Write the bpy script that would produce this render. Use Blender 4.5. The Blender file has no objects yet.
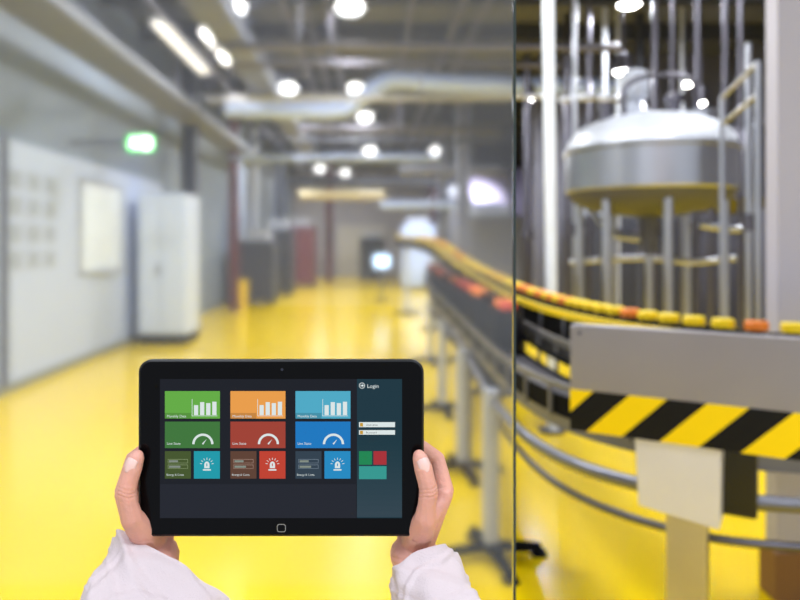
import bpy, bmesh, math, random
import numpy as np
from mathutils import Vector, Matrix
random.seed(4)
S=bpy.context.scene
COL=S.collection
S.view_settings.view_transform='Standard'
S.view_settings.look='None'

# ---------------------------------------------------------------- camera
EYE=1.6; F=700.0; CX=370.0; CY=245.0
cam_d=bpy.data.cameras.new('camera'); cam=bpy.data.objects.new('camera',cam_d); COL.objects.link(cam)
cam.location=(0,0,EYE); cam.rotation_euler=(math.radians(90),0,0)
cam_d.sensor_width=36; cam_d.lens=F/800*36
cam_d.shift_x=(400-CX)/800; cam_d.shift_y=-(300-CY)/800
cam_d.clip_start=0.02
cam_d.dof.use_dof=True; cam_d.dof.focus_distance=0.64; cam_d.dof.aperture_fstop=4.0
S.camera=cam
def at(u,v,Y): return Vector(((u-CX)/F*Y, Y, EYE-(v-CY)/F*Y))

# ---------------------------------------------------------------- materials
def lin(c): return tuple(((x/255)/12.92 if x/255<=0.04045 else ((x/255+0.055)/1.055)**2.4) for x in c)
MATS={}
def mat(name,rgb,rough=0.5,metal=0.0,emit=0.0,noise=0.08,nscale=8.0,bump=0.0,coat=0.0,spec=0.5,sss=0.0,bscale=60.0,emrgb=None):
    if name in MATS: return MATS[name]
    m=bpy.data.materials.new(name); m.use_nodes=True; nt=m.node_tree; b=nt.nodes['Principled BSDF']
    c=lin(rgb)
    b.inputs['Roughness'].default_value=rough; b.inputs['Metallic'].default_value=metal
    b.inputs['Specular IOR Level'].default_value=spec; b.inputs['Coat Weight'].default_value=coat
    tc=nt.nodes.new('ShaderNodeTexCoord')
    n=nt.nodes.new('ShaderNodeTexNoise'); n.inputs['Scale'].default_value=nscale; n.inputs['Detail'].default_value=3
    nt.links.new(tc.outputs['Object'],n.inputs['Vector'])
    r=nt.nodes.new('ShaderNodeMapRange'); r.inputs['To Min'].default_value=1-noise; r.inputs['To Max'].default_value=1+noise
    nt.links.new(n.outputs['Fac'],r.inputs['Value'])
    mx=nt.nodes.new('ShaderNodeVectorMath'); mx.operation='SCALE'; mx.inputs[0].default_value=c
    nt.links.new(r.outputs['Result'],mx.inputs['Scale']); nt.links.new(mx.outputs[0],b.inputs['Base Color'])
    if emit>0:
        b.inputs['Emission Color'].default_value=(*(lin(emrgb) if emrgb else c),1); b.inputs['Emission Strength'].default_value=emit
    if sss>0:
        b.inputs['Subsurface Weight'].default_value=sss; b.inputs['Subsurface Radius'].default_value=(0.012,0.004,0.002); b.inputs['Subsurface Scale'].default_value=0.4
    if bump>0:
        n2=nt.nodes.new('ShaderNodeTexNoise'); n2.inputs['Scale'].default_value=bscale; n2.inputs['Detail'].default_value=5
        nt.links.new(tc.outputs['Object'],n2.inputs['Vector'])
        bp=nt.nodes.new('ShaderNodeBump'); bp.inputs['Strength'].default_value=bump; bp.inputs['Distance'].default_value=0.002
        nt.links.new(n2.outputs['Fac'],bp.inputs['Height']); nt.links.new(bp.outputs[0],b.inputs['Normal'])
    MATS[name]=m; return m
M_floor=mat('yellow_epoxy',(250,212,0),0.18,noise=0.08,nscale=0.8,bump=0.05,bscale=3)
M_ceil=mat('ceiling_grey',(96,98,110),0.8)
M_wall=mat('wall_white',(192,204,230),0.5,noise=0.03)
M_wall2=mat('wall_upper_grey',(134,146,164),0.6)
M_back=mat('wall_dark',(104,104,118),0.6,noise=0.15,nscale=1.5)
M_far=mat('wall_far',(166,162,170),0.6,noise=0.15,nscale=0.6)
M_steel=mat('stainless_steel',(188,190,198),0.34,1.0,noise=0.06,nscale=3)
M_steel_d=mat('dark_steel',(112,110,120),0.38,1.0,noise=0.1)
M_brush=mat('brushed_plate',(166,160,162),0.34,0.95,noise=0.10,nscale=3)
M_paint=mat('light_grey_paint',(190,194,206),0.4)
M_tankdome=mat('tank_dome',(210,214,224),0.4,0.2)
M_black=mat('black_plastic',(12,12,16),0.75,spec=0.12)
M_blackg=mat('black_gloss',(14,15,20),0.2)
M_navy=mat('dark_jar',(10,9,18),0.5,spec=0.25)
M_yel=mat('yellow_guide',(252,216,16),0.4)
M_org=mat('orange_cap',(240,132,44),0.4)
M_red=mat('red_cap',(226,84,58),0.4)
M_redp=mat('red_paint',(112,60,66),0.5)
M_white=mat('white_pipe',(194,212,255),0.3,0.0)
M_cab=mat('cabinet_white',(208,220,244),0.4,noise=0.02)
M_lamp=mat('lamp_glow',(255,252,246),0.5,emit=20)
M_tube=mat('tube_glow',(255,252,246),0.5,emit=12)
M_tube2=mat('tube_glow_dim',(255,252,246),0.5,emit=1.4)
M_duct=mat('duct_grey',(132,136,148),0.45,0.3)
M_tray=mat('tray_olive',(120,122,128),0.5,0.2)
M_brown=mat('brown_base',(140,100,60),0.6)
M_col=mat('column_white',(192,188,202),0.5,noise=0.02)
M_green=mat('exit_green',(10,190,70),0.5,emit=2.5)
M_whiteglow=mat('exit_white',(220,255,225),0.5,emit=8)
M_screenblue=mat('monitor_glow',(190,220,255),0.4,emit=2.5)
M_darkm=mat('machine_dark',(58,60,72),0.5)
M_midm=mat('machine_grey',(128,130,144),0.5)
M_reflect=mat('reflection_glow',(214,208,246),0.5,emit=5)  # emission fading outwards, imitates the violet-white reflection on the glass pane
nt=M_reflect.node_tree; tcw=nt.nodes.new('ShaderNodeTexCoord'); mpw=nt.nodes.new('ShaderNodeMapping'); mpw.inputs['Location'].default_value=(-1,-1,-1); mpw.inputs['Scale'].default_value=(2,2,2)
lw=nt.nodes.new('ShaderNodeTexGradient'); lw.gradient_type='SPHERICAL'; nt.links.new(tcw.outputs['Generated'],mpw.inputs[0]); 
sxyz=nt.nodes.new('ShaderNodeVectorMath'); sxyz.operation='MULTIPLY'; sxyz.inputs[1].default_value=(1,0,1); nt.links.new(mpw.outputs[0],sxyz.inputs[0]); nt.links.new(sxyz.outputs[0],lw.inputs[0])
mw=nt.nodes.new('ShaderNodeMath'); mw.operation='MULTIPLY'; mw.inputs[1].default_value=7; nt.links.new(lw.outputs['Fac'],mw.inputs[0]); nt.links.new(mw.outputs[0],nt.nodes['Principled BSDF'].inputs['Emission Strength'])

# ---------------------------------------------------------------- mesh helpers
def finish(bm,name,mats,smooth=False,bevel=0,parent=None,loc=None):
    me=bpy.data.meshes.new(name); bmesh.ops.recalc_face_normals(bm,faces=bm.faces); bm.to_mesh(me); bm.free()
    for m in (mats if isinstance(mats,(list,tuple)) else [mats]): me.materials.append(m)
    if smooth:
        for p in me.polygons: p.use_smooth=True
    o=bpy.data.objects.new(name,me); COL.objects.link(o)
    if smooth and smooth!='all':
        try: me.set_sharp_from_angle(angle=math.radians(40))
        except Exception: pass
    if bevel:
        b=o.modifiers.new('bevel','BEVEL'); b.width=bevel; b.segments=2; b.limit_method='ANGLE'
    if parent: o.parent=parent
    if loc is not None: o.location=loc
    return o
def bm_box(bm,lo,hi,mi=0,M=None):
    vs=[bm.verts.new((x,y,z)) for x in (lo[0],hi[0]) for y in (lo[1],hi[1]) for z in (lo[2],hi[2])]
    if M: 
        for v in vs: v.co=M@v.co
    for f in ((0,1,3,2),(4,6,7,5),(0,4,5,1),(2,3,7,6),(0,2,6,4),(1,5,7,3)):
        fc=bm.faces.new([vs[i] for i in f]); fc.material_index=mi
def box(name,lo,hi,m,bevel=0.0,parent=None):
    bm=bmesh.new(); bm_box(bm,lo,hi); return finish(bm,name,m,bevel=bevel,parent=parent)
def bm_cyl(bm,p0,p1,r0,r1=None,seg=20,mi=0,cap=True):
    p0=Vector(p0);p1=Vector(p1); r1=r0 if r1 is None else r1
    d=(p1-p0).normalized(); a=d.orthogonal().normalized(); b=d.cross(a)
    R=[]
    for p,r in((p0,r0),(p1,r1)):
        R.append([bm.verts.new(p+(a*math.cos(t)+b*math.sin(t))*r) for t in [2*math.pi*i/seg for i in range(seg)]])
    for i in range(seg):
        f=bm.faces.new((R[0][i],R[0][(i+1)%seg],R[1][(i+1)%seg],R[1][i])); f.material_index=mi
    if cap:
        f=bm.faces.new(R[0]); f.material_index=mi; f=bm.faces.new(R[1]); f.material_index=mi
def cyl(name,p0,p1,r,m,r1=None,parent=None,seg=20):
    bm=bmesh.new(); bm_cyl(bm,p0,p1,r,r1,seg); return finish(bm,name,m,smooth=True,parent=parent)
def lathe(bm,prof,c=(0,0,0),seg=32,mi=0):
    c=Vector(c); rings=[]
    for r,z in prof:
        rings.append([bm.verts.new(c+Vector((max(r,1e-4)*math.cos(2*math.pi*i/seg),max(r,1e-4)*math.sin(2*math.pi*i/seg),z))) for i in range(seg)])
    for a,b in zip(rings,rings[1:]):
        for i in range(seg):
            f=bm.faces.new((a[i],a[(i+1)%seg],b[(i+1)%seg],b[i])); f.material_index=mi
    for rr in (rings[0],rings[-1]):
        try: bm.faces.new(rr).material_index=mi
        except Exception: pass
def lathe_o(name,prof,c,m,seg=32,parent=None):
    bm=bmesh.new(); lathe(bm,prof,c,seg); return finish(bm,name,m,smooth=True,parent=parent)
def catmull(pts,n=10):
    P=[Vector(p) for p in pts]; P=[P[0]*2-P[1]]+P+[P[-1]*2-P[-2]]; out=[]
    for i in range(1,len(P)-2):
        for k in range(n):
            t=k/n; a,b,c,d=P[i-1:i+3]
            out.append(0.5*((2*b)+(c-a)*t+(2*a-5*b+4*c-d)*t*t+(3*b-a-3*c+d)*t**3))
    out.append(P[-2]); return out
def sweep(bm,path,prof,mi=0):
    rings=[]
    for i,p in enumerate(path):
        t=(path[min(i+1,len(path)-1)]-path[max(i-1,0)]).normalized()
        s=t.cross(Vector((0,0,1)))
        if s.length<1e-3: s=Vector((1,0,0))
        s.normalize(); u=s.cross(t)
        rings.append([bm.verts.new(p+s*a+u*b) for a,b in prof])
    k=len(prof)
    for a,b in zip(rings,rings[1:]):
        for i in range(k):
            bm.faces.new((a[i],a[(i+1)%k],b[(i+1)%k],b[i])).material_index=mi
    bm.faces.new(rings[0]).material_index=mi; bm.faces.new(rings[-1]).material_index=mi
def rectp(s0,s1,u0,u1): return [(s0,u0),(s1,u0),(s1,u1),(s0,u1)]
def tube(name,pts,r,m,n=8,parent=None,smoothpath=True):
    bm=bmesh.new(); path=catmull(pts,n) if smoothpath else [Vector(p) for p in pts]
    t=(path[1]-path[0]).normalized(); a=t.orthogonal().normalized(); rings=[]
    for i,p in enumerate(path):
        t=(path[min(i+1,len(path)-1)]-path[max(i-1,0)]).normalized()
        a=(a-t*a.dot(t)).normalized(); b=t.cross(a)
        rings.append([bm.verts.new(p+(a*math.cos(q)+b*math.sin(q))*r) for q in [2*math.pi*j/14 for j in range(14)]])
    for A,B in zip(rings,rings[1:]):
        for j in range(14): bm.faces.new((A[j],A[(j+1)%14],B[(j+1)%14],B[j]))
    bm.faces.new(rings[0]); bm.faces.new(rings[-1])
    return finish(bm,name,m,smooth=True,parent=parent)
def empty(name,loc,label,cat,group=None):
    e=bpy.data.objects.new(name,None); e.empty_display_size=0.1; COL.objects.link(e); e.location=loc
    tag(e,label,cat,group); return e
def tag(o,label,cat,group=None):
    o['label']=label; o['category']=cat
    if group: o['group']=group
def adopt(e,*parts):
    for p in parts:
        p.parent=e; p.matrix_parent_inverse=Matrix.Translation(-e.location)
def struct(o): o['kind']='structure'; return o

# ---------------------------------------------------------------- room
struct(box('floor',(-4.1,-1.5,-0.1),(7.1,35.2,0),M_floor))
struct(box('ceiling',(-4.1,1.2,5.4),(7.1,35.2,5.5),M_ceil))
struct(box('wall_left',(-4.1,-1.5,0),(-3.95,35.2,5.4),M_wall2))
struct(box('trim_1',(-3.95,-1.5,0.0),(-3.91,13.2,2.75),M_wall))
struct(box('baseboard_left',(-3.91,-1.5,0),(-3.88,13.2,0.1),mat('base_grey',(140,140,120),0.5)))
struct(box('wall_far',(-4.1,35.2,0),(7.1,35.35,5.4),M_far))
struct(box('wall_right',(7.1,1.5,0),(7.25,35.35,5.4),M_back))
struct(box('wall_back',(3.3,14.0,0),(7.1,14.2,5.4),M_back))
struct(box('reflection_panel_1',(2.9,35.12,2.4),(7.0,35.19,5.1),M_reflect))  # added glowing panel, stands in for the reflection on the glass
struct(box('door_1',(-1.6,35.1,0),(0.8,35.19,2.6),mat('door_light',(196,192,186),0.5)))
struct(box('wall_column',(1.835,3.15,0.22),(2.7,3.25,5.4),M_col,bevel=0.005))
struct(box('baseboard_column',(1.815,3.13,0),(2.72,3.27,0.22),M_brown,bevel=0.005))
for i,y in enumerate([8,10.2,12,14.5,16,18.4,20,22,24,26,28,30,32]):
    struct(box('trim_beam',(-3.95,y,5.12),(7.1,y+0.18,5.4),mat('beam',(66,68,78),0.6)))
for (x,y,w,m) in [(-3.5,13.6,0.28,M_darkm),(-3.3,17,0.2,M_redp),(-3.4,20,0.3,M_paint),(-3.1,24,0.3,M_darkm),(-1.75,30,0.3,M_redp),(2.3,22,0.35,M_midm),(2.6,29,0.3,M_redp),(2.2,16.5,0.3,M_midm)]:
    bm=bmesh.new(); bm_box(bm,(x-w/2,y-w/2,0),(x-w/2+0.04,y+w/2,5.4)); bm_box(bm,(x+w/2-0.04,y-w/2,0),(x+w/2,y+w/2,5.4)); bm_box(bm,(x-w/2+0.04,y-0.02,0),(x+w/2-0.04,y+0.02,5.4))
    bm_box(bm,(x-w/2-0.05,y-w/2-0.05,0),(x+w/2+0.05,y+w/2+0.05,0.03))
    o=finish(bm,'steel_column',m); tag(o,'painted steel I-beam column rising from the yellow floor','column','hall columns')

# ---------------------------------------------------------------- lamps
LC=(0.94,0.97,1.0)
def lamp(u,v,Z,r=0.17,power=160):
    Y=(Z-EYE)*F/(CY-v); X=(u-CX)/F*Y
    e=empty('ceiling_lamp',(X,Y,Z),'round high-bay lamp glowing white under the hall ceiling','lamp','high-bay lamps')
    h=lathe_o('housing',[(0.05,0.26),(0.09,0.24),(0.1,0.12),(r+0.02,0.03),(r+0.02,0.0),(r,0.0),(r,0.02),(0.02,0.02)],(X,Y,Z),M_steel_d,24)
    g=lathe_o('diffuser',[(0.0,0.018),(r*0.98,0.018),(r*0.98,0.005),(r*0.6,-0.03),(0.0,-0.045)],(X,Y,Z),M_lamp,24)
    rd=cyl('hanging_rod',(X,Y,Z+0.25),(X,Y,5.4),0.012,M_steel_d,seg=8)
    adopt(e,h,g,rd)
    ld=bpy.data.lights.new('lamp_light','AREA'); ld.shape='DISK'; ld.size=2*r; ld.energy=power; ld.color=LC
    lo=bpy.data.objects.new('lamp_light',ld); COL.objects.link(lo); lo.location=(X,Y,Z-0.06); adopt(e,lo)
for u,v in [(350,5),(357,87),(365,116),(320,168),(293,136),(288,87),(232,5)]: lamp(u,v,5.0)
lamp(370,150,4.7); lamp(437,150,4.7); lamp(345,172,4.7,0.15,60)
lamp(629,5,4.9,0.15,90); lamp(529,98,4.2,0.13,75); lamp(701,103,3.8,0.08,25); lamp(623,72,3.95,0.13,45); lamp(688,84,4.2,0.12,45)
def tubelamp(x,y0,y1,z,m=M_tube):
    e=empty('tube_lamp',(x,(y0+y1)/2,z),'long white fluorescent tube lamp hung under the ceiling','lamp','tube lamps')
    a=box('housing',(x-0.12,y0,z+0.02),(x+0.12,y1,z+0.1),M_paint,0.01)
    b=box('diffuser',(x-0.1,y0+0.03,z-0.03),(x+0.1,y1-0.03,z+0.02),m,0.01)
    r1=cyl('hanging_rod',(x,y0+0.3,z+0.1),(x,y0+0.3,5.4),0.01,M_steel_d,seg=8); r2=cyl('hanging_rod',(x,y1-0.3,z+0.1),(x,y1-0.3,5.4),0.01,M_steel_d,seg=8)
    adopt(e,a,b,r1,r2)
tubelamp(-2.48,10.7,12.9,4.88); tubelamp(-3.1,10.2,13.2,4.85,M_tube2)
for (x,y,z,p,s) in [(-0.9,-0.6,3.6,40,1.2),(1.6,-0.4,3.6,50,1.2),(-2.2,5.0,5.2,180,0.8),(2.6,3.4,5.2,170,0.8),(0.3,4.5,5.2,135,0.8),(4.6,6.5,5.2,120,0.6)]:  # added fill lights without fixtures, brighten hands and hall
    ld=bpy.data.lights.new('fill_light','AREA'); ld.size=s; ld.energy=p; ld.color=LC
    lo=bpy.data.objects.new('added_fill_light',ld); COL.objects.link(lo); lo.location=(x,y,z)
w=bpy.data.worlds.new('world'); S.world=w; w.use_nodes=True
w.node_tree.nodes['Background'].inputs[0].default_value=(0.84,0.9,1,1); w.node_tree.nodes['Background'].inputs[1].default_value=0.8

# ---------------------------------------------------------------- overhead services
def hang(e,pts):
    for p in pts: adopt(e,cyl('hanging_rod',p,(p[0],p[1],5.4),0.012,M_steel_d,seg=8))
e=empty('cable_tray',(-3.3,8,3.9),'long grey cable tray under the ceiling','cable tray')
bm=bmesh.new(); bm_box(bm,(-3.6,2.5,3.9),(-3.0,20,3.93)); bm_box(bm,(-3.6,2.5,3.93),(-3.57,20,4.03)); bm_box(bm,(-3.03,2.5,3.93),(-3.0,20,4.03))
adopt(e,finish(bm,'tray',M_tray)); hang(e,[(-3.3,y,3.93) for y in (4,8,12,16,19.5)])
e=empty('air_duct',(-1.9,12,4.4),'rectangular grey sheet-metal air duct under the ceiling','duct')
bm=bmesh.new(); bm_box(bm,(-2.2,5,4.45),(-1.75,24,4.75))
for k in range(12): bm_box(bm,(-2.23,5+k*1.6,4.42),(-1.72,5.05+k*1.6,4.78))
adopt(e,finish(bm,'duct_body',M_duct)); hang(e,[(-1.97,y,4.75) for y in (6,11,17,23)])
for x,z,r in [(-2.86,4.75,0.04),(-1.2,4.95,0.04),(0.6,5.0,0.04),(1.3,4.98,0.05),(-0.6,5.05,0.05),(1.6,4.9,0.03),(-0.9,4.95,0.03)]:
    e=empty('service_pipe',(x,12,z),'straight overhead pipe running along the hall','pipe','overhead pipes')
    adopt(e,cyl('pipe_run',(x,2,z),(x,30,z),r,M_steel_d)); hang(e,[(x,y,z) for y in (6,14,22)])
def px_tube(name,pts,r,m,label,rods=()):
    e=empty(name,at(*pts[0]),label,'pipe'); P=[at(*p) for p in pts]
    adopt(e,tube('pipe_run',P,r,m,6)); hang(e,[tuple(at(*q)) for q in rods])
px_tube('white_overhead_pipe',[(226,108,13),(260,109,13),(335,110,13),(356,101,13),(385,82,13),(408,80,13),(460,84,13),(640,88,13)],0.17,M_white,'thick white insulated pipe crossing the hall with a kink',[(230,112,13),(430,82,13)])
px_tube('thin_overhead_pipe',[(206,100,12),(300,98,12),(420,98,12),(560,96,12)],0.05,M_steel,'thin steel pipe crossing under the ceiling',[(210,100,12),(420,98,12)])
px_tube('cross_pipe',[(230,158,17),(320,158,17),(440,158,17)],0.08,M_white,'white pipe crossing the hall above the aisle',[(300,158,17)])
px_tube('cross_pipe',[(300,195,22),(340,195,22),(385,195,22)],0.12,mat('cream_pipe',(220,205,160),0.5),'cream-coloured pipe crossing at the far end of the hall',[(340,195,22)])
px_tube('cross_pipe',[(300,128,16),(500,130,16)],0.08,M_steel_d,'dark pipe crossing above the conveyor',[(400,129,16)])
px_tube('cross_pipe',[(215,66,10),(330,64,10),(560,66,10)],0.035,M_steel_d,'thin dark pipe crossing under the ceiling',[(330,64,10)])
px_tube('cross_pipe',[(215,48,9),(330,46,9),(620,48,9)],0.05,M_steel_d,'dark pipe crossing under the ceiling',[(300,46,9)])
px_tube('cross_pipe',[(380,205,21.5),(500,205,21.5)],0.1,M_white,'white pipe crossing near the end of the hall',[(440,205,21.5)])
px_tube('cross_pipe',[(400,170,18),(500,170,18)],0.12,M_midm,'grey pipe crossing near the end of the hall',[(440,170,18)])
px_tube('cross_pipe',[(255,140,15.2),(360,141,15.2),(500,140,15.2)],0.05,M_darkm,'dark pipe crossing under the ceiling',[(330,141,15.2)])
px_tube('cross_pipe',[(290,182,25),(370,182,25),(470,182,25)],0.16,M_darkm,'dark pipe crossing near the end of the hall',[(350,182,25)])

# ---------------------------------------------------------------- left side things
e=empty('electrical_cabinet',(-3.3,11.6,0),'tall white electrical cabinet on a black plinth against the wall','cabinet')
x0,x1,y0,y1=-3.72,-2.95,11.2,12.1
adopt(e,box('plinth',(x0+0.02,y0+0.02,0),(x1-0.02,y1,0.16),M_black),
 box('body',(x0,y0+0.03,0.16),(x1,y1,2.43),M_cab,0.01),
 box('door',(x0+0.02,y0,0.19),((x0+x1)/2-0.01,y0+0.028,2.40),M_cab,0.006),
 box('door',((x0+x1)/2+0.01,y0,0.19),(x1-0.02,y0+0.028,2.40),M_cab,0.006),
 cyl('handle',((x0+x1)/2-0.05,y0-0.02,1.1),((x0+x1)/2-0.05,y0-0.02,1.3),0.012,M_black))
e=empty('cupboard',(-3.55,13,0),'grey metal cupboard beside the white cabinet','cabinet')
adopt(e,box('body',(-3.88,12.2,0.06),(-3.3,13.1,1.9),M_paint,0.01),box('plinth',(-3.86,12.22,0),(-3.34,13.08,0.06),M_black),box('door',(-3.298,12.25,0.1),(-3.28,13.05,1.86),M_cab,0.004))
e=empty('whiteboard',(-3.9,10.4,1.85),'large whiteboard with thin grey frame mounted on the wall','whiteboard')
bm=bmesh.new()
for lo,hi in (((-3.91,9.4,1.2),(-3.88,11.0,1.24)),((-3.91,9.4,2.46),(-3.88,11.0,2.5)),((-3.91,9.4,1.24),(-3.88,9.44,2.46)),((-3.91,10.96,1.24),(-3.88,11.0,2.46))): bm_box(bm,lo,hi)
adopt(e,finish(bm,'frame',mat('frame_grey',(140,144,152),0.4)),box('board',(-3.91,9.44,1.24),(-3.89,10.96,2.46),mat('board_white',(232,242,255),0.15)),box('pen_tray',(-3.88,9.9,1.2),(-3.82,10.6,1.22),M_paint))
for r in range(4):
    for c in range(3):
        y=7.55+c*0.42; z=2.22-r*0.3
        bm=bmesh.new(); bm_box(bm,(-3.911,y,z),(-3.902,y+0.3,z+0.22),0)
        for k in range(4): bm_box(bm,(-3.9025,y+0.04,z+0.04+k*0.04),(-3.9005,y+0.26,z+0.052+k*0.04),1)
        o=finish(bm,'paper_notice',[mat('paper',(178,188,206),0.6),mat('ink_grey',(120,126,134),0.6)]); tag(o,'printed paper notice sheet stuck on the white wall','notice','wall notices')
e=empty('wall_conduit',(-3.9,7.4,2),'thin dark vertical conduit fixed to the wall','pipe'); adopt(e,box('conduit',(-3.91,7.40,0.1),(-3.85,7.45,2.75),M_darkm))
P=at(140,143,9.0); e=empty('exit_sign',P,'glowing green emergency exit sign with running figure','sign')
bm=bmesh.new(); bm_box(bm,(P.x-0.16,P.y,P.z-0.09),(P.x+0.16,P.y+0.05,P.z+0.09)); adopt(e,finish(bm,'sign_face',M_green))
bm=bmesh.new(); q=P.y-0.004
bm_box(bm,(P.x+0.03,q,P.z-0.07),(P.x+0.13,P.y-0.0005,P.z+0.07))
bm_cyl(bm,(P.x-0.06,q,P.z+0.06),(P.x-0.06,P.y-0.0005,P.z+0.06),0.018)
for a,b in (((-0.06,0.04),(-0.08,-0.01)),((-0.08,-0.01),(-0.04,-0.04)),((-0.04,-0.04),(-0.06,-0.08)),((-0.08,-0.01),(-0.13,-0.05)),((-0.06,0.03),(-0.02,0.01)),((-0.06,0.03),(-0.11,0.02))):
    bm_cyl(bm,(P.x+a[0],P.y-0.006,P.z+a[1]),(P.x+b[0],P.y-0.006,P.z+b[1]),0.01,seg=8)
adopt(e,finish(bm,'pictogram',M_whiteglow)); adopt(e,box('bracket',(P.x-0.9,P.y+0.02,P.z-0.02),(P.x-0.16,P.y+0.04,P.z+0.02),M_steel_d))
e=empty('floor_caution_board',(-3.35,17.6,0),'yellow folding caution board standing on the floor','floor sign')
for yy,an in ((17.6,0.18),(17.86,-0.18)):
    bm=bmesh.new(); bm_box(bm,(-0.17,-0.01,0),(0.17,0.01,0.72),0,Matrix.Translation((-3.3,yy,0))@Matrix.Rotation(an,4,'X')); adopt(e,finish(bm,'panel',M_yel))
def machine(x,y,w,d,h,m,label):
    e=empty('machine',(x,y,0),label,'machine','far machines')
    adopt(e,box('body',(x-w/2,y-d/2,0.12),(x+w/2,y+d/2,h),m,0.03),box('top_unit',(x-w/3,y-d/3,h),(x+w/3,y+d/3,h+0.3),M_paint,0.02))
    for sx in (-1,1):
        for sy in (-1,1): adopt(e,box('leg',(x+sx*(w/2-0.08)-0.04,y+sy*(d/2-0.08)-0.04,0),(x+sx*(w/2-0.08)+0.04,y+sy*(d/2-0.08)+0.04,0.12),M_black))
machine(-3.0,19,0.9,1.2,1.7,M_darkm,'dark blue-grey machine housing beside the aisle')
machine(-2.9,22.3,0.9,1.2,2.1,M_darkm,'dark machine housing beside the aisle')
machine(-2.6,27,1.0,1.4,2.3,M_redp,'red-brown machine housing at the hall end')
machine(3.4,20,1.5,2,2.4,M_midm,'grey machine housing behind the conveyor')
machine(1.75,26,1.2,2,2.3,M_white,'white machine housing at the hall end')
machine(0.1,31,1.1,1.4,1.9,M_darkm,'dark machine housing at the hall end')
machine(3.0,24.5,1.0,1.6,3.3,M_midm,'tall grey machine housing at the hall end')
machine(4.6,12.6,2.0,1.2,2.1,M_darkm,'dark machine housing behind the tank')
P=at(382,262,20)
e=empty('machine_monitor',P,'small glowing blue-white monitor on a stand','monitor')
adopt(e,box('screen',(P.x-0.22,20,P.z-0.16),(P.x+0.22,20.04,P.z+0.2),M_screenblue,0.01),cyl('stand',(P.x,20.05,0),(P.x,20.05,P.z),0.03,M_steel),box('foot',(P.x-0.2,19.9,0),(P.x+0.2,20.2,0.03),M_black))

# ---------------------------------------------------------------- tank
TX,TY=2.79,7.0
e=empty('process_tank',(TX,TY,0),'stainless steel mixing tank with domed lid on legs','tank')
M_matt=mat('matt_steel',(96,98,118),0.6,0.2)
adopt(e,lathe_o('shell',[(0.79,2.12),(0.81,2.14),(0.81,2.50),(0.83,2.51),(0.83,2.55),(0.79,2.55)],(TX,TY,0),M_steel,48),
 lathe_o('dome_lid',[(0.8,2.55),(0.78,2.64),(0.68,2.76),(0.48,2.85),(0.2,2.9),(0.0,2.91)],(TX,TY,0),M_tankdome,48),
 lathe_o('dished_bottom',[(0.79,2.12),(0.74,2.04),(0.58,1.96),(0.3,1.90),(0.1,1.88),(0.08,1.5),(0.0,1.5)],(TX,TY,0),M_matt,48),
 lathe_o('agitator_motor',[(0.16,2.88),(0.16,2.93),(0.07,2.95),(0.07,3.05),(0.13,3.06),(0.14,3.1),(0.14,3.3),(0.1,3.34),(0,3.35)],(TX-0.15,TY,0),M_paint,24),
 cyl('drain_pipe',(TX,TY,1.5),(TX,TY,0.0),0.04,M_steel),
 lathe_o('manhole',[(0.15,2.76),(0.15,2.86),(0.17,2.86),(0.17,2.9),(0,2.92)],(TX+0.4,TY-0.2,0),M_steel,24),
 lathe_o('valve_dome',[(0.06,2.8),(0.06,2.95),(0.09,2.95),(0.09,3.02),(0,3.06)],(TX+0.1,TY-0.35,0),M_steel_d,20),
 lathe_o('valve_dome',[(0.05,2.75),(0.05,2.92),(0.07,2.92),(0.07,2.98),(0,3.0)],(TX-0.5,TY-0.2,0),M_steel_d,20),
 tube('lid_pipe',[(TX-0.35,TY-0.3,2.8),(TX-0.35,TY-0.3,3.1),(TX-0.1,TY-0.3,3.22),(TX+0.3,TY-0.25,3.2),(TX+0.38,TY-0.2,2.9)],0.025,M_steel_d,8))
for a in (35,100,150,215,262,325):
    x=TX+0.68*math.cos(math.radians(a)); y=TY+0.68*math.sin(math.radians(a))
    adopt(e,cyl('leg',(x,y,0),(x,y,2.08),0.042,M_steel,seg=16))
for pts,r in [([(560,100,9),(600,98,9),(640,104,8),(645,124,7.1)],0.04),([(590,150,7.9),(585,190,7.6),(610,232,7.2),(652,240,7.0)],0.03),([(570,262,7.6),(640,258,7.3),(690,262,7.0),(735,258,7.0)],0.03),([(700,225,7.2),(742,228,7.2),(756,200,7.2),(757,120,7.2)],0.035)]:
    adopt(e,tube('process_pipe',[at(*p) for p in pts],r,M_steel,6))
e=empty('process_tank',(4.9,9.6,0),'second dark steel tank on legs','tank')
adopt(e,lathe_o('shell',[(0,2.0),(0.5,2.1),(0.7,2.2),(0.7,3.0),(0.6,3.15),(0,3.25)],(4.9,9.6,0),M_steel_d,32))
for a in (45,135,225,315): adopt(e,cyl('leg',(4.9+0.6*math.cos(math.radians(a)),9.6+0.6*math.sin(math.radians(a)),0),(4.9+0.6*math.cos(math.radians(a)),9.6+0.6*math.sin(math.radians(a)),2.2),0.05,M_steel_d,seg=12))
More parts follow.
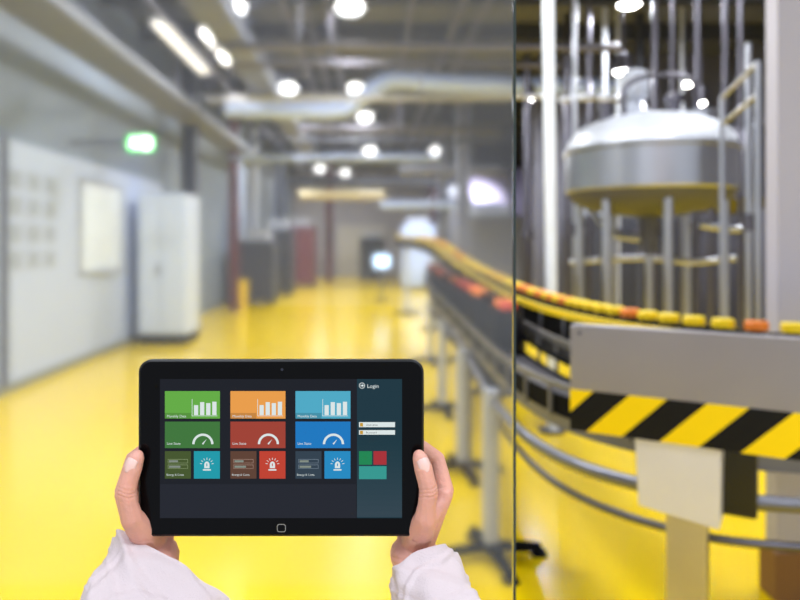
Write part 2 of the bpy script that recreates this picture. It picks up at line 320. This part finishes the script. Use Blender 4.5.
for u,Y,r,m,top in [(575,8.6,0.03,M_steel,5.4),(589,9.7,0.03,M_steel_d,5.4),(605,10.4,0.035,M_paint,5.4),(655,9.0,0.04,M_steel_d,5.4),(672,8.3,0.02,M_steel_d,5.4),(697,8.3,0.03,M_steel_d,5.4),(725,8.3,0.03,M_steel_d,5.4),(748,5.9,0.025,M_steel,3.3),(567,11.5,0.05,M_steel_d,5.4),(527,12.2,0.06,M_steel_d,5.4),(640,11.5,0.07,M_darkm,5.4),(740,8.0,0.025,M_steel_d,5.4),(618,11,0.03,M_paint,5.4),(682,11,0.03,M_paint,5.4)]:
    x=(u-CX)/F*Y; e=empty('vertical_pipe',(x,Y,0),'vertical steel process pipe standing beside the tank','pipe','process pipes')
    adopt(e,cyl('pipe_run',(x,Y,0.02),(x,Y,top),r,m),cyl('flange',(x,Y,0),(x,Y,0.03),r*2,M_steel_d),cyl('valve',(x,Y,1.72),(x,Y,1.86),r*1.9,M_steel_d))
e=empty('platform_handrail',at(712,105,5.6),'tubular steel handrail frame beside the tank','handrail')
for pts in ([(722,98,5.5),(758,62,5.0)],[(722,124,5.5),(758,94,5.0)]):
    adopt(e,tube('rail',[at(*p) for p in pts],0.018,M_steel,1,smoothpath=False))
for u,v,Y in ((722,98,5.5),(758,62,5.0)):
    b_=at(u,v,Y); adopt(e,cyl('post',(b_.x,b_.y,0),(b_.x,b_.y,b_.z),0.02,M_steel))
e=empty('support_pole',(1.53,6.0,0),'slim white steel pole standing from floor to ceiling','pole')
adopt(e,cyl('pole',(1.565,6,0.02),(1.51,6,5.4),0.05,mat('pole_white',(230,236,248),0.3)),cyl('base_flange',(1.56,6,0),(1.56,6,0.02),0.11,M_steel_d))

# ---------------------------------------------------------------- conveyors
M_belt=mat('belt_steel',(84,82,88),0.45,0.4,noise=0.25,nscale=30)
M_railg=mat('guard_tube_grey',(124,124,132),0.38,0.8)
def conveyor(name,pts,width,label,legs,guides,lowh):
    P=[Vector(p) for p in pts]; path=catmull(P,10)
    e=empty(name,(pts[0][0],pts[0][1],0),label,'conveyor'); h=width/2
    bm=bmesh.new(); sweep(bm,path,rectp(-h+0.012,h-0.012,-0.02,0.0)); adopt(e,finish(bm,'belt',M_belt))
    for s in (-1,1):
        bm=bmesh.new(); sweep(bm,path,rectp(min(s*h,s*(h-0.012)),max(s*h,s*(h-0.012)),-lowh,0.012)); adopt(e,finish(bm,'side_frame',M_black))
        bm=bmesh.new(); sweep(bm,path,rectp(s*h*0.9-0.012,s*h*0.9+0.012,-lowh-0.05,-lowh-0.002)); adopt(e,finish(bm,'lower_frame',M_railg))
    for s,gh,th,gm_ in guides:
        bm=bmesh.new(); sweep(bm,path,rectp(s*(h+0.02)-0.01,s*(h+0.02)+0.01,gh,gh+th)); adopt(e,finish(bm,'guide_rail',gm_))
    for s in set(g_[0] for g_ in guides):
        gh=max(g_[1] for g_ in guides if g_[0]==s)
        for k in range(3,len(path)-2,4):
            t=(path[k+1]-path[k-1]).normalized(); sd=t.cross(Vector((0,0,1)))
            q=path[k]+sd*s*(h+0.02); adopt(e,cyl('rail_bracket',q+Vector((0,0,-0.08)),q+Vector((0,0,gh+0.002)),0.009,M_railg,seg=8))
    for k,off in legs:
        p=path[k]; t=(path[k+1]-path[k-1]).normalized(); sd=t.cross(Vector((0,0,1)))
        q=p+sd*off
        adopt(e,cyl('leg',(q.x,q.y,0.06),(q.x,q.y,p.z-lowh-0.05),0.042,M_paint))
        bm=bmesh.new(); zz=Vector((0,0,-lowh-0.07))
        bm_cyl(bm,p-sd*h*0.9+zz,(q if off>h else p+sd*h*0.9)+zz,0.016,seg=10); adopt(e,finish(bm,'cross_bar',M_railg,smooth=True))
        bm=bmesh.new(); d=Vector((1,0.15,0)).normalized(); f=Vector((-0.2,1,0)).normalized()
        for dd in (d,-d,f,-f):
            c=q.copy(); c.z=0.065; g=c+dd*0.26; g.z=0.04; bm_cyl(bm,c,g,0.034,0.026,seg=10); bm_cyl(bm,(g.x,g.y,0),(g.x,g.y,0.03),0.045,0.03,seg=12)
        adopt(e,finish(bm,'foot',M_black,smooth=True))
    return e,path
c1,p1=conveyor('bottling_conveyor',[(0.75,17,1.78),(1.22,13.2,1.62),(1.33,9.6,1.30),(1.22,6.2,1.20),(1.13,4.4,1.2),(1.2,3.45,1.2),(1.42,2.9,1.2),(1.78,2.64,1.2),(2.3,2.52,1.2)],0.26,'curved bottling conveyor with yellow guide rail carrying capped bottles',[(2,0),(10,0),(20,0),(26,0)],[(1,0.02,0.035,M_yel),(-1,0.02,0.02,M_black)],0.14)
c2,p2=conveyor('return_conveyor',[(1.1,12.8,.98),(1.0,11,.98),(0.9,9.0,.98),(0.84,6.2,.98),(0.8,4.5,.98),(0.79,3.5,.98),(0.87,2.85,.98),(1.1,2.5,.98),(1.5,2.35,.98),(2.3,2.32,.98)],0.2,'lower curved conveyor lane carrying dark jars beside the glass pane',[(18,0.1),(28,0.16),(37,0.16),(49,0.17)],[(1,0.05,0.02,M_railg),(-1,0.06,0.03,M_black),(-1,0.14,0.03,M_railg)],0.07)
# small dark drive housings hanging below the lane
for k in (20,24,28,32,36,39):
    p=p2[k]; adopt(c2,box('drive_housing',(p.x-0.10,p.y-0.16,p.z-0.30),(p.x+0.07,p.y+0.16,p.z-0.122),M_black,0.01))
RP=[(0.86,9.5),(0.78,6.2),(0.70,4.4),(0.66,3.4),(0.72,2.72),(0.94,2.33),(1.3,2.16),(2.2,2.1)]
adopt(c2,tube('guard_rail',[(x-0.03,y,0.80) for x,y in RP],0.024,M_railg),tube('guard_rail',[(x+0.02,y+0.02,0.66) for x,y in RP],0.014,M_steel_d))
for x,y in [(0.685,4.8),(1.62,2.125)]: adopt(c2,cyl('guard_rail_post',(x,y,0),(x,y,0.8),0.014,M_steel_d))
def seed(r,h,mb,ml,lidr,lidh,name):
    bm=bmesh.new(); lathe(bm,[(0,0.0),(r*0.9,0.0),(r,0.008),(r,h*0.78),(r*0.72,h*0.9),(r*0.66,h)],(0,0,0),20)
    b=finish(bm,'body',mb,smooth=True)
    bm=bmesh.new(); lathe(bm,[(0,h),(lidr,h),(lidr,h+lidh*0.85),(lidr*0.9,h+lidh),(0,h+lidh)],(0,0,0),20)
    l=finish(bm,'lid',ml,smooth=True); return b,l
def scatter(path,step,y0,y1,r,h,mb,mls,lidr,lidh,name,label,cat,group):
    proto={}; acc=0; nxt=0
    for a,b in zip(path,path[1:]):
        L=(b-a).length
        while nxt<=acc+L:
            p=a.lerp(b,(nxt-acc)/L); nxt+=step
            if not(y0<p.y<y1 and p.x<2.25): continue
            ml=random.choices(mls,[m[2] for m in mls])[0]
            if ml[0] not in proto: proto[ml[0]]=seed(r,h,mb,ml[1],lidr,lidh,name); fresh=True
            else: fresh=False
            e=empty(name,(p.x,p.y,p.z+0.002),label%ml[0],cat,group)
            for q in proto[ml[0]]:
                o=q if fresh else q.copy()
                if not fresh: COL.objects.link(o)
                o.parent=e
        acc+=L
scatter(p1,0.125,1.5,15,0.038,0.062,mat('bottle_body',(60,56,60),0.3),[('yellow',M_yel,10),('orange',M_org,4)],0.044,0.034,'bottle','small dark bottle with %s cap on the conveyor','bottle','bottles on the upper lane')
scatter(p2,0.2,3.95,12.8,0.088,0.25,M_navy,[('black',M_black,5),('orange',M_org,2),('red',M_red,1)],0.05,0.045,'jar','dark cylindrical jar with %s lid on the lower lane','jar','jars on the lower lane')

# ---------------------------------------------------------------- hazard plate stand
A=Vector((0.629,2.2,0)); B=Vector((1.155,1.88,0)); d=(B-A).normalized(); L=0.72; nrm=Vector((d.y,-d.x,0))
if nrm.y>0: nrm=-nrm
e=empty('guard_panel_stand',(0.93,2.03,0),'brushed steel panel with yellow-black hazard stripes on post','guard panel')
def pl(s,n,z): return A+d*s+nrm*n+Vector((0,0,z))
R=Matrix(((d.x,-nrm.x,0,A.x),(d.y,-nrm.y,0,A.y),(0,0,1,0),(0,0,0,1)))
bm=bmesh.new(); bm_box(bm,(0,0,1.019),(L,0.012,1.349),0,R); bm_box(bm,(0,0.012,1.339),(L,0.06,1.349),0,R); bm_box(bm,(0,0.012,1.019),(0.01,0.06,1.339),0,R)
adopt(e,finish(bm,'steel_panel',M_brush,bevel=0.002))
hz=bpy.data.materials.new('hazard_stripes'); hz.use_nodes=True; nt=hz.node_tree; bs=nt.nodes['Principled BSDF']; bs.inputs['Roughness'].default_value=0.4; bs.inputs['Specular IOR Level'].default_value=0.25
tc=nt.nodes.new('ShaderNodeTexCoord'); sp=nt.nodes.new('ShaderNodeSeparateXYZ'); nt.links.new(tc.outputs['Object'],sp.inputs[0])
def mth(op,a,b=None):
    n=nt.nodes.new('ShaderNodeMath'); n.operation=op
    for i,x in enumerate((a,b)):
        if x is None: continue
        if isinstance(x,(int,float)): n.inputs[i].default_value=x
        else: nt.links.new(x,n.inputs[i])
    return n.outputs[0]
k=mth('SUBTRACT',sp.outputs[0],mth('MULTIPLY',sp.outputs[2],1.0)); k=mth('FRACT',mth('DIVIDE',mth('ADD',k,10*0.212-0.05),0.212)); g=mth('GREATER_THAN',k,0.5)
mx=nt.nodes.new('ShaderNodeMix'); mx.data_type='RGBA'; nt.links.new(g,mx.inputs[0]); mx.inputs[6].default_value=(*lin((255,218,0)),1); mx.inputs[7].default_value=(*lin((8,8,12)),1)
nt.links.new(mx.outputs[2],bs.inputs['Base Color'])
bm=bmesh.new(); bm_box(bm,(0.0,-0.0015,0.0),(L,-0.0002,0.128))
st=finish(bm,'hazard_tape',hz); st.matrix_world=R@Matrix.Translation((0,0,1.02)); st.parent=e; st.matrix_parent_inverse=Matrix.Translation(-e.location)
q=[pl(0.19,-0.015,1.019),pl(0.425,-0.015,1.019),pl(0.42,-0.015,0.785),pl(0.20,-0.015,0.815)]
q2=[p-nrm*0.12 for p in q]; bm=bmesh.new(); v=[bm.verts.new(p) for p in q]; v2=[bm.verts.new(p) for p in q2]
bm.faces.new(v); bm.faces.new(v2[::-1])
for i in range(4): bm.faces.new((v[i],v2[i],v2[(i+1)%4],v[(i+1)%4]))
adopt(e,finish(bm,'bracket_box',mat('bracket_paint',(226,224,234),0.32,0.35,noise=0.1,nscale=4),bevel=0.004))
bm=bmesh.new(); bm_box(bm,(0.275,0.03,0.012),(0.385,0.11,0.82),0,R); adopt(e,finish(bm,'post',mat('post_steel',(192,186,182),0.3,0.85),bevel=0.006))
bm=bmesh.new(); bm_box(bm,(0.2,-0.05,0),(0.44,0.19,0.012),0,R); adopt(e,finish(bm,'base_plate',M_steel_d))
bm=bmesh.new(); bm_box(bm,(0.36,0.11,0.80),(0.51,0.20,1.0),0,R); adopt(e,finish(bm,'junction_box',M_blackg,bevel=0.008))
for s in (0.03,L-0.03): adopt(e,cyl('screw',pl(s,0.0,1.325),pl(s,0.004,1.325),0.006,M_steel_d,seg=12))

# ---------------------------------------------------------------- glass pane
gm=bpy.data.materials.new('hazy_glass'); gm.use_nodes=True; nt=gm.node_tree; nt.nodes.clear()
out=nt.nodes.new('ShaderNodeOutputMaterial'); rf=nt.nodes.new('ShaderNodeBsdfRefraction'); rf.inputs['IOR'].default_value=1.45; rf.inputs['Roughness'].default_value=0.09; rf.inputs['Color'].default_value=(0.995,0.996,1,1)
gl=nt.nodes.new('ShaderNodeBsdfGlossy'); gl.inputs['Roughness'].default_value=0.05; fr=nt.nodes.new('ShaderNodeFresnel'); m1=nt.nodes.new('ShaderNodeMixShader')
nt.links.new(fr.outputs[0],m1.inputs[0]); nt.links.new(rf.outputs[0],m1.inputs[1]); nt.links.new(gl.outputs[0],m1.inputs[2])
df=nt.nodes.new('ShaderNodeBsdfDiffuse'); df.inputs['Color'].default_value=(0.8,0.84,0.95,1); m2=nt.nodes.new('ShaderNodeMixShader'); m2.inputs[0].default_value=0.024
nt.links.new(m1.outputs[0],m2.inputs[1]); nt.links.new(df.outputs[0],m2.inputs[2]); nt.links.new(m2.outputs[0],out.inputs[0])
e=empty('glass_partition',(-0.7,0.9,0),'tall clear glass partition pane with dark polished edge','glass pane')
adopt(e,box('pane',(-1.9,0.895,0.02),(0.183,0.903,2.6),gm),box('floor_channel',(-1.9,0.885,0),(0.188,0.913,0.02),M_steel_d))
bm=bmesh.new(); bm_box(bm,(0.1832,0.8945,0.02),(0.1866,0.9035,2.6)); adopt(e,finish(bm,'edge_strip',mat('glass_edge',(40,52,52),0.2)))

# ---------------------------------------------------------------- tablet
TYF=0.62; s=TYF/F
def T(u,v,n=0.0): return Vector(((u-CX)*s,TYF-n,EYE-(v-CY)*s))
def rrect(u0,v0,u1,v1,r,n=8):
    pts=[]
    for cx,cy,a0 in ((u1-r,v0+r,-90),(u1-r,v1-r,0),(u0+r,v1-r,90),(u0+r,v0+r,180)):
        for i in range(n+1):
            a=math.radians(a0+90*i/n); pts.append((cx+r*math.cos(a),cy+r*math.sin(a)))
    return pts
tab=empty('tablet',T(281,449),'black tablet computer showing colourful dashboard tiles, held in two hands','tablet')
def slab(name,layers,m,smooth=False):
    bm=bmesh.new(); rings=[]
    for (u0,v0,u1,v1,r,dy) in layers: rings.append([bm.verts.new(T(u,v,-dy)) for u,v in rrect(u0,v0,u1,v1,r)])
    for a,b in zip(rings,rings[1:]):
        for i in range(len(a)): bm.faces.new((a[i],a[(i+1)%len(a)],b[(i+1)%len(b)],b[i]))
    bm.faces.new(rings[0]); bm.faces.new(rings[-1]); return finish(bm,name,m,smooth=smooth)
M_rim=mat('tablet_rim',(34,35,38),0.35,0.5); M_bez=mat('tablet_bezel',(5,5,7),0.15,spec=0.12,noise=0.0)
body=slab('back_shell',[(139.5,361.5,422.5,535.5,12,0.0006),(138,360,424,537,13,0.0018),(138,360,424,537,13,0.006),(143,365,419,532,12,0.0095)],M_rim,True)
bez=slab('front_glass',[(140.5,362.5,421.5,534.5,11,0.0),(139.8,361.8,422.2,535.2,12,0.0006)],M_bez)
adopt(tab,body,bez)
bm=bmesh.new()
o1=[bm.verts.new(T(u,v,0.0002)) for u,v in rrect(277,524,285.8,532,2.3,4)]; i1=[bm.verts.new(T(u,v,0.0002)) for u,v in rrect(277.6,524.6,285.2,531.4,1.9,4)]
for i in range(len(o1)): bm.faces.new((o1[i],o1[(i+1)%len(o1)],i1[(i+1)%len(i1)],i1[i]))
adopt(tab,finish(bm,'home_button',mat('button_ring',(150,150,150),0.4)))
bm=bmesh.new(); bm_cyl(bm,T(282,369.5,0.0),T(282,369.5,0.0002),0.0012,seg=16); adopt(tab,finish(bm,'camera_lens',mat('lens',(30,34,50),0.1)))
SM=[];SI={}
def smi(rgb,st=1.0):
    key=(rgb,st)
    if key not in SI:
        m=bpy.data.materials.new('screen_%d_%d_%d'%rgb); m.use_nodes=True; b=m.node_tree.nodes['Principled BSDF']
        b.inputs['Base Color'].default_value=(0.002,0.002,0.002,1); b.inputs['Roughness'].default_value=0.12; b.inputs['Specular IOR Level'].default_value=0.14
        b.inputs['Emission Color'].default_value=(*lin(rgb),1); b.inputs['Emission Strength'].default_value=st
        SI[key]=len(SM); SM.append(m)
    return SI[key]
bm=bmesh.new(); LY=0.00012
def poly(pts,rgb,layer):
    f=bm.faces.new([bm.verts.new(T(u,v,LY*layer)) for u,v in pts]); f.material_index=smi(rgb); return f
def Q(u0,v0,u1,v1,rgb,layer): poly([(u0,v0),(u1,v0),(u1,v1),(u0,v1)],rgb,layer)
def txt(t,u,v,size,rgb,layer,bold=False):
    c=bpy.data.curves.new('t','FONT'); c.body=t; c.size=size; c.resolution_u=3
    if bold: c.offset=0.012*size
    o=bpy.data.objects.new('t',c); COL.objects.link(o); dg=bpy.context.evaluated_depsgraph_get(); me=bpy.data.meshes.new_from_object(o.evaluated_get(dg))
    vs=[bm.verts.new(T(u+p.co.x,v-p.co.y,LY*layer)) for p in me.vertices]
    for p in me.polygons:
        try: bm.faces.new([vs[i] for i in p.vertices]).material_index=smi(rgb)
        except Exception: pass
    bpy.data.objects.remove(o); bpy.data.curves.remove(c); bpy.data.meshes.remove(me)
W=(218,228,228)
Q(160,379,402,518,(20,23,32),1); Q(357,379,402,518,(20,50,62),2)
for i in range(14): Q(357,440+i*5.5,402,440+(i+1)*5.5,(20+i*2,52+i,63+i),3)
Q(160,484,356,518,(29,32,42),2)
def gauge(cu,cv,r,w_):
    n=20
    for i in range(n):
        a0=math.pi*i/n; a1=math.pi*(i+1)/n
        poly([(cu-r*math.cos(a0),cv-r*math.sin(a0)),(cu-r*math.cos(a1),cv-r*math.sin(a1)),(cu-(r-w_)*math.cos(a1),cv-(r-w_)*math.sin(a1)),(cu-(r-w_)*math.cos(a0),cv-(r-w_)*math.sin(a0))],W,4)
    poly([(cu-0.9,cv-0.6),(cu+0.3,cv+0.5),(cu+3.8,cv-5.0)],W,5)
def beacon(cu,cv,rgb):
    pts=[(cu-2.6,cv+3)]+[(cu-2.6*math.cos(math.pi*i/10),cv-0.5-3.2*math.sin(math.pi*i/10)) for i in range(11)]+[(cu+2.6,cv+3)]
    poly(pts,W,4); Q(cu-4.0,cv+4,cu+4.0,cv+5.4,W,4); Q(cu-0.5,cv-1.8,cu+0.5,cv+1.0,rgb,5)
    for a in (10,37,63,90,117,143,170):
        c,s_=math.cos(math.radians(a)),math.sin(math.radians(a)); x0,y0,x1,y1=cu+4.8*c,cv-0.5-4.8*s_,cu+7*c,cv-0.5-7*s_
        poly([(x0-0.3*s_,y0-0.3*c),(x0+0.3*s_,y0+0.3*c),(x1+0.3*s_,y1+0.3*c),(x1-0.3*s_,y1-0.3*c)],W,4)
cols=[(165,[(98,170,66),(60,116,56),(66,84,40),(24,152,168)]),(230.5,[(232,156,72),(158,62,48),(92,62,48),(190,62,44)]),(295.5,[(76,168,196),(20,118,190),(46,62,76),(30,136,192)])]
for x,cs in cols:
    Q(x,391,x+55,418.5,cs[0],3); Q(x,421.5,x+55,448,cs[1],3); Q(x,451,x+26,478.5,cs[2],3); Q(x+29,451,x+55,478.5,cs[3],3)
    Q(x,412.8,x+26,418.5,tuple(int(c*0.85) for c in cs[0]),3.5)
    Q(x+27,399,x+27.5,416,W,4); Q(x+27,415.5,x+52.5,416,W,4)
    for i,(h,gap) in enumerate(((10,0),(13,6.1),(12,12.2),(13.4,18.3))): Q(x+29.1+gap,415,x+33.3+gap,415-h,W,4)
    txt('Monthly Data',x+2,417.2,3.5,W,4.5)
    gauge(x+38,444,10.6,2.3); txt('Live State',x+2,444.5,3.5,W,4)
    for yy,ln in ((459,15),(464.5,19)):
        Q(x+3,yy,x+23,yy+4,tuple(min(255,c+70) for c in cs[2]),4); Q(x+3.4,yy+0.4,x+22.6,yy+3.6,cs[2],5); Q(x+4.2,yy+1,x+4.2+ln*0.6,yy+3.0,(130,140,130),6)
    txt('Energy & Costs',x+1.5,475.5,2.8,W,4); beacon(x+42,465,cs[3])
n=16; cu,cv=362,385.5
for i in range(n):
    a0=2*math.pi*i/n;a1=2*math.pi*(i+1)/n
    poly([(cu+3*math.cos(a0),cv+3*math.sin(a0)),(cu+3*math.cos(a1),cv+3*math.sin(a1)),(cu+2.4*math.cos(a1),cv+2.4*math.sin(a1)),(cu+2.4*math.cos(a0),cv+2.4*math.sin(a0))],W,4)
poly([(cu-1.5,cv-0.6),(cu+0.2,cv-0.6),(cu+0.2,cv-1.6),(cu+1.8,cv),(cu+0.2,cv+1.6),(cu+0.2,cv+0.6),(cu-1.5,cv+0.6)],W,4)
txt('Login',367,387.8,5.4,W,4,False)
Q(359,422,395,427,W,4); Q(359,430,395,434.5,W,4)
txt('Username',366,425.6,2.8,(90,90,90),5); txt('Password',366,433.4,2.8,(90,90,90),5); Q(360,422.8,363,426.4,(196,150,50),5); Q(360,430.6,363,434,(196,150,50),5)
Q(359,451,372,464.5,(24,132,80),4); Q(373.5,451,386.5,464.5,(166,44,52),4); Q(359,466,386.5,479,(50,150,142),4)
adopt(tab,finish(bm,'display',SM))

# ---------------------------------------------------------------- hands
M_skin=mat('skin',(226,166,150),0.48,noise=0.14,nscale=40,bump=0.4,bscale=300,sss=0.15,spec=0.4)
M_nail=mat('nail',(240,200,192),0.25,noise=0.02)
M_coat=mat('white_cotton',(212,198,202),0.85,noise=0.05,nscale=30,bump=0.4,bscale=700)
def H(u,v,dy,mir):
    if mir: u=562-u
    return Vector(((u-CX)*s,TYF+dy,EYE-(v-CY)*s))
_b=bmesh.new(); bmesh.ops.create_icosphere(_b,subdivisions=2,radius=1); _b.verts.ensure_lookup_table()
IV=np.array([v.co[:] for v in _b.verts]); IF=np.array([[v.index for v in f.verts] for f in _b.faces]); _b.free()
def chain(acc,pts):
    for (p0,r0),(p1,r1) in zip(pts,pts[1:]):
        n=max(2,int((p1-p0).length/0.0022))
        for i in range(n+1):
            t=i/n; acc.append((p0.lerp(p1,t),r0+(r1-r0)*t))
def hand(mir,C0,E):
    A_=[]; h=lambda u,v,dy: H(u,v,dy,mir); mm=0.001
    sh=9 if mir else 6
    wr=h(146,566,0.024)
    chain(A_,[(h(146,552,0.020),13*mm),(h(138+sh*0.3,534,0.006),12.5*mm),(h(131+sh*0.7,514,-0.0088),10.0*mm),(h(127.0+sh,499,-0.0118),8.3*mm),(h(125.5+sh,486,-0.0122),8.8*mm),(h(127.5+sh,477,-0.0120),8.1*mm),(h(130.5+sh,465,-0.0105),8.4*mm),(h(133.5+sh,456,-0.009),7.0*mm),(h(134.5+sh,453,-0.0085),5.6*mm)])
    mx_=-3 if mir else -2
    mcp=[(h(118.5+mx_,499,0.022),9.4*mm),(h(127,497,0.040),9.6*mm),(h(142,504,0.052),9.4*mm),(h(156,514,0.054),9*mm)]
    for (p,r) in mcp: chain(A_,[(wr,15*mm),(wr.lerp(p,0.5),12.5*mm),(p,r)])
    chain(A_,[(h(136,534,0.010),10*mm),(h(124,518,0.012),8.6*mm),(h(119+mx_,502,0.018),8.6*mm)])
    chain(A_,[(h(131+sh*0.7,522,-0.003),9*mm),(h(122,510,0.012),8*mm)])
    F4=[[(mcp[0][0],9.4),(h(122,470,0.031),7.9),(h(147,450,0.027),7.1),(h(168,441,0.0182),6.4)],
        [(mcp[1][0],9.6),(h(146,468,0.047),8.2),(h(175,457,0.032),7.4),(h(193,452,0.0184),6.8)],
        [(mcp[2][0],9.3),(h(163,480,0.053),8.0),(h(189,473,0.034),7.2),(h(204,470,0.018),6.6)],
        [(mcp[3][0],8.4),(h(177,499,0.049),7.2),(h(193,493,0.031),6.4),(h(203,491,0.0175),6.0)]]
    for f in F4: chain(A_,[(p,r*mm) for p,r in f])
    chain(A_,[(wr+Vector((-0.007,0,0)),16*mm),(C0.lerp(E,0.12)+Vector((-0.006,0,0)),17*mm),(C0.lerp(E,0.5),24*mm)])
    chain(A_,[(wr+Vector((0.007,0,0)),16*mm),(C0.lerp(E,0.12)+Vector((0.006,0,0)),17*mm)])
    V=np.concatenate([IV*r+np.array(p[:]) for p,r in A_]); Fc=np.concatenate([IF+i*len(IV) for i in range(len(A_))])
    me0=bpy.data.meshes.new('hand'); me0.from_pydata(V.tolist(),[],Fc.tolist()); me0.materials.append(M_skin)
    o=bpy.data.objects.new('hand',me0); COL.objects.link(o)
    rm=o.modifiers.new('r','REMESH'); rm.mode='VOXEL'; rm.voxel_size=0.0009; rm.use_smooth_shade=True
    sm=o.modifiers.new('s','SMOOTH'); sm.factor=0.5; sm.iterations=4
    dg=bpy.context.evaluated_depsgraph_get(); me=bpy.data.meshes.new_from_object(o.evaluated_get(dg)); o.modifiers.clear(); o.data=me
    if not me.materials: me.materials.append(M_skin)
    nv=len(me.vertices); co=np.empty(nv*3,dtype=np.float32); me.vertices.foreach_get('co',co); co=co.reshape(-1,3).astype(float)
    no=np.empty(nv*3,dtype=np.float32); me.vertex_normals.foreach_get('vector',no); no=no.reshape(-1,3)
    tilt=0.22 if mir else -0.22
    for (cu_,cv_,wd,rad,amp,ylim) in ((126+sh,489,0.0008,0.012,0.0006,0.012),(126+sh,485.5,0.0008,0.012,0.0007,0.012),(126.5+sh,482,0.0007,0.011,0.0005,0.012),(146,560,0.0009,0.03,0.0008,0.05),(146,565,0.0009,0.03,0.0006,0.05),(137,538,0.0011,0.014,0.0006,0.02),(134,528,0.0009,0.012,0.0004,0.02)):
        c=h(cu_,cv_,0); dx=co[:,0]-c.x; dz=co[:,2]-c.z-tilt*dx+0.0005*np.sin(dx*520)
        mk=(np.abs(dx)<rad*1.3)&(np.abs(dz)<4*wd)&(no[:,1]<0.3)&(co[:,1]<TYF+ylim)
        a=amp*np.exp(-(dz/wd)**2)*np.clip(1-(np.abs(dx)/(rad*1.3))**4,0,1)*mk
        co-=no*a[:,None]
    me.vertices.foreach_set('co',co.astype(np.float32).ravel()); me.update()
    me.polygons.foreach_set('use_smooth',[True]*len(me.polygons))
    sgn=-1 if not mir else 1
    bm=bmesh.new(); ax=(h(133.5,456,-0.009)-h(130.5,465,-0.0105)).normalized()
    out_=Vector((sgn*0.35,-1,0.15)); out_=(out_-ax*out_.dot(ax)).normalized(); sd=ax.cross(out_)
    nc=h(131.6+sh,461.5,-0.0099)+out_*0.0074
    G=[]
    for i in range(13):
        row=[]
        for j in range(13):
            a=(i-6)/6; b=(j-6)/6; k_=math.sqrt(max(0,1-0.5*b*b))
            row.append(bm.verts.new(nc+ax*(a*0.0062*k_)+sd*(b*0.0055)+out_*(0.0006-0.0030*b*b-0.0014*max(a,0)**2-0.0006*min(a,0)**2)))
        G.append(row)
    for i in range(12):
        for j in range(12): bm.faces.new((G[i][j],G[i][j+1],G[i+1][j+1],G[i+1][j]))
    nl=finish(bm,'thumbnail',M_nail,smooth='all'); so=nl.modifiers.new('s','SOLIDIFY'); so.thickness=0.0007; so.offset=0
    return o,nl
def sleeve(C0,E,a,hw,hb,grow,seedv,tilt=0.0):
    rnd=random.Random(seedv); ph=[rnd.uniform(0,6.28) for _ in range(14)]
    bm=bmesh.new(); dd=(E-C0); Ln=dd.length; dd.normalize(); a=(a-dd*a.dot(dd)).normalized(); b=a.cross(dd).normalized()
    if b.z<0: b=-b
    N=240; K=150; rings=[]
    rid=lambda x,w_=0.28: math.exp(-((math.sin(x))/w_)**2)
    for k_ in range(K+1):
        t=(k_/K)**1.6; m=Ln*t; c=C0+dd*m; row=[]
        for i in range(N):
            q=2*math.pi*i/N; wb=0.5*math.sin(2*q+m*20+ph[8])
            wv=0.0034*rid(q+ph[0]+m*18+wb*0.5)+0.0030*rid(q+ph[1]-m*30+wb)+0.0020*rid(2*q+ph[2]+m*46+wb)+0.0017*rid(2*q+ph[9]-m*70+wb*1.5,0.22)+0.0012*rid(3*q+ph[10]+m*95+wb,0.25)+0.0008*math.sin(7*q+ph[4]-m*70)+0.0012*math.sin(m*130+2*q+ph[5])-0.002
            flare=0.002*math.exp(-m/0.01)
            gx=hw+grow*min(1,t*3)+wv+flare; gb=hb+(grow+0.004)*min(1,t*3)+wv+flare
            cq=math.cos(q); sq=math.sin(q)
            ex=math.copysign(abs(cq)**0.8,cq); ey=math.copysign(abs(sq)**0.85,sq)
            row.append(bm.verts.new(c+a*ex*gx+b*ey*gb+dd*(tilt*cq*hw*(1-t)+0.0015*math.sin(3*q+ph[6])+0.0008*math.sin(8*q+ph[7]))))
        rings.append(row)
    for A_,B_ in zip(rings,rings[1:]):
        for i in range(N): bm.faces.new((A_[i],A_[(i+1)%N],B_[(i+1)%N],B_[i]))
    o=finish(bm,'sleeve',M_coat,smooth='all'); so=o.modifiers.new('s','SOLIDIFY'); so.thickness=0.0010; so.offset=0
    return o
person=empty('person',(0,0.25,0.95),'person in white lab coat holding a tablet with both hands','person')
C0l=H(167,580,0.008,False); El=Vector((-0.25,0.26,1.08))
C0r=H(424,576,0.008,False); Er=Vector((0.19,0.26,1.08))
hl,nl=hand(False,C0l,El); hr,nr=hand(True,C0r,Er)
sl=sleeve(C0l,El,Vector((0.95,0,-0.30)),0.060,0.026,0.002,1,0.25); sr=sleeve(C0r,Er,Vector((1,0,0.0)),0.031,0.028,0.012,5)
hl['label']='bare hand gripping the tablet edge, thumb on its front'; hr['label']='bare hand gripping the tablet edge, thumb on its front'
adopt(person,hl,hr,sl,sr)
nl.parent=hl; nr.parent=hr
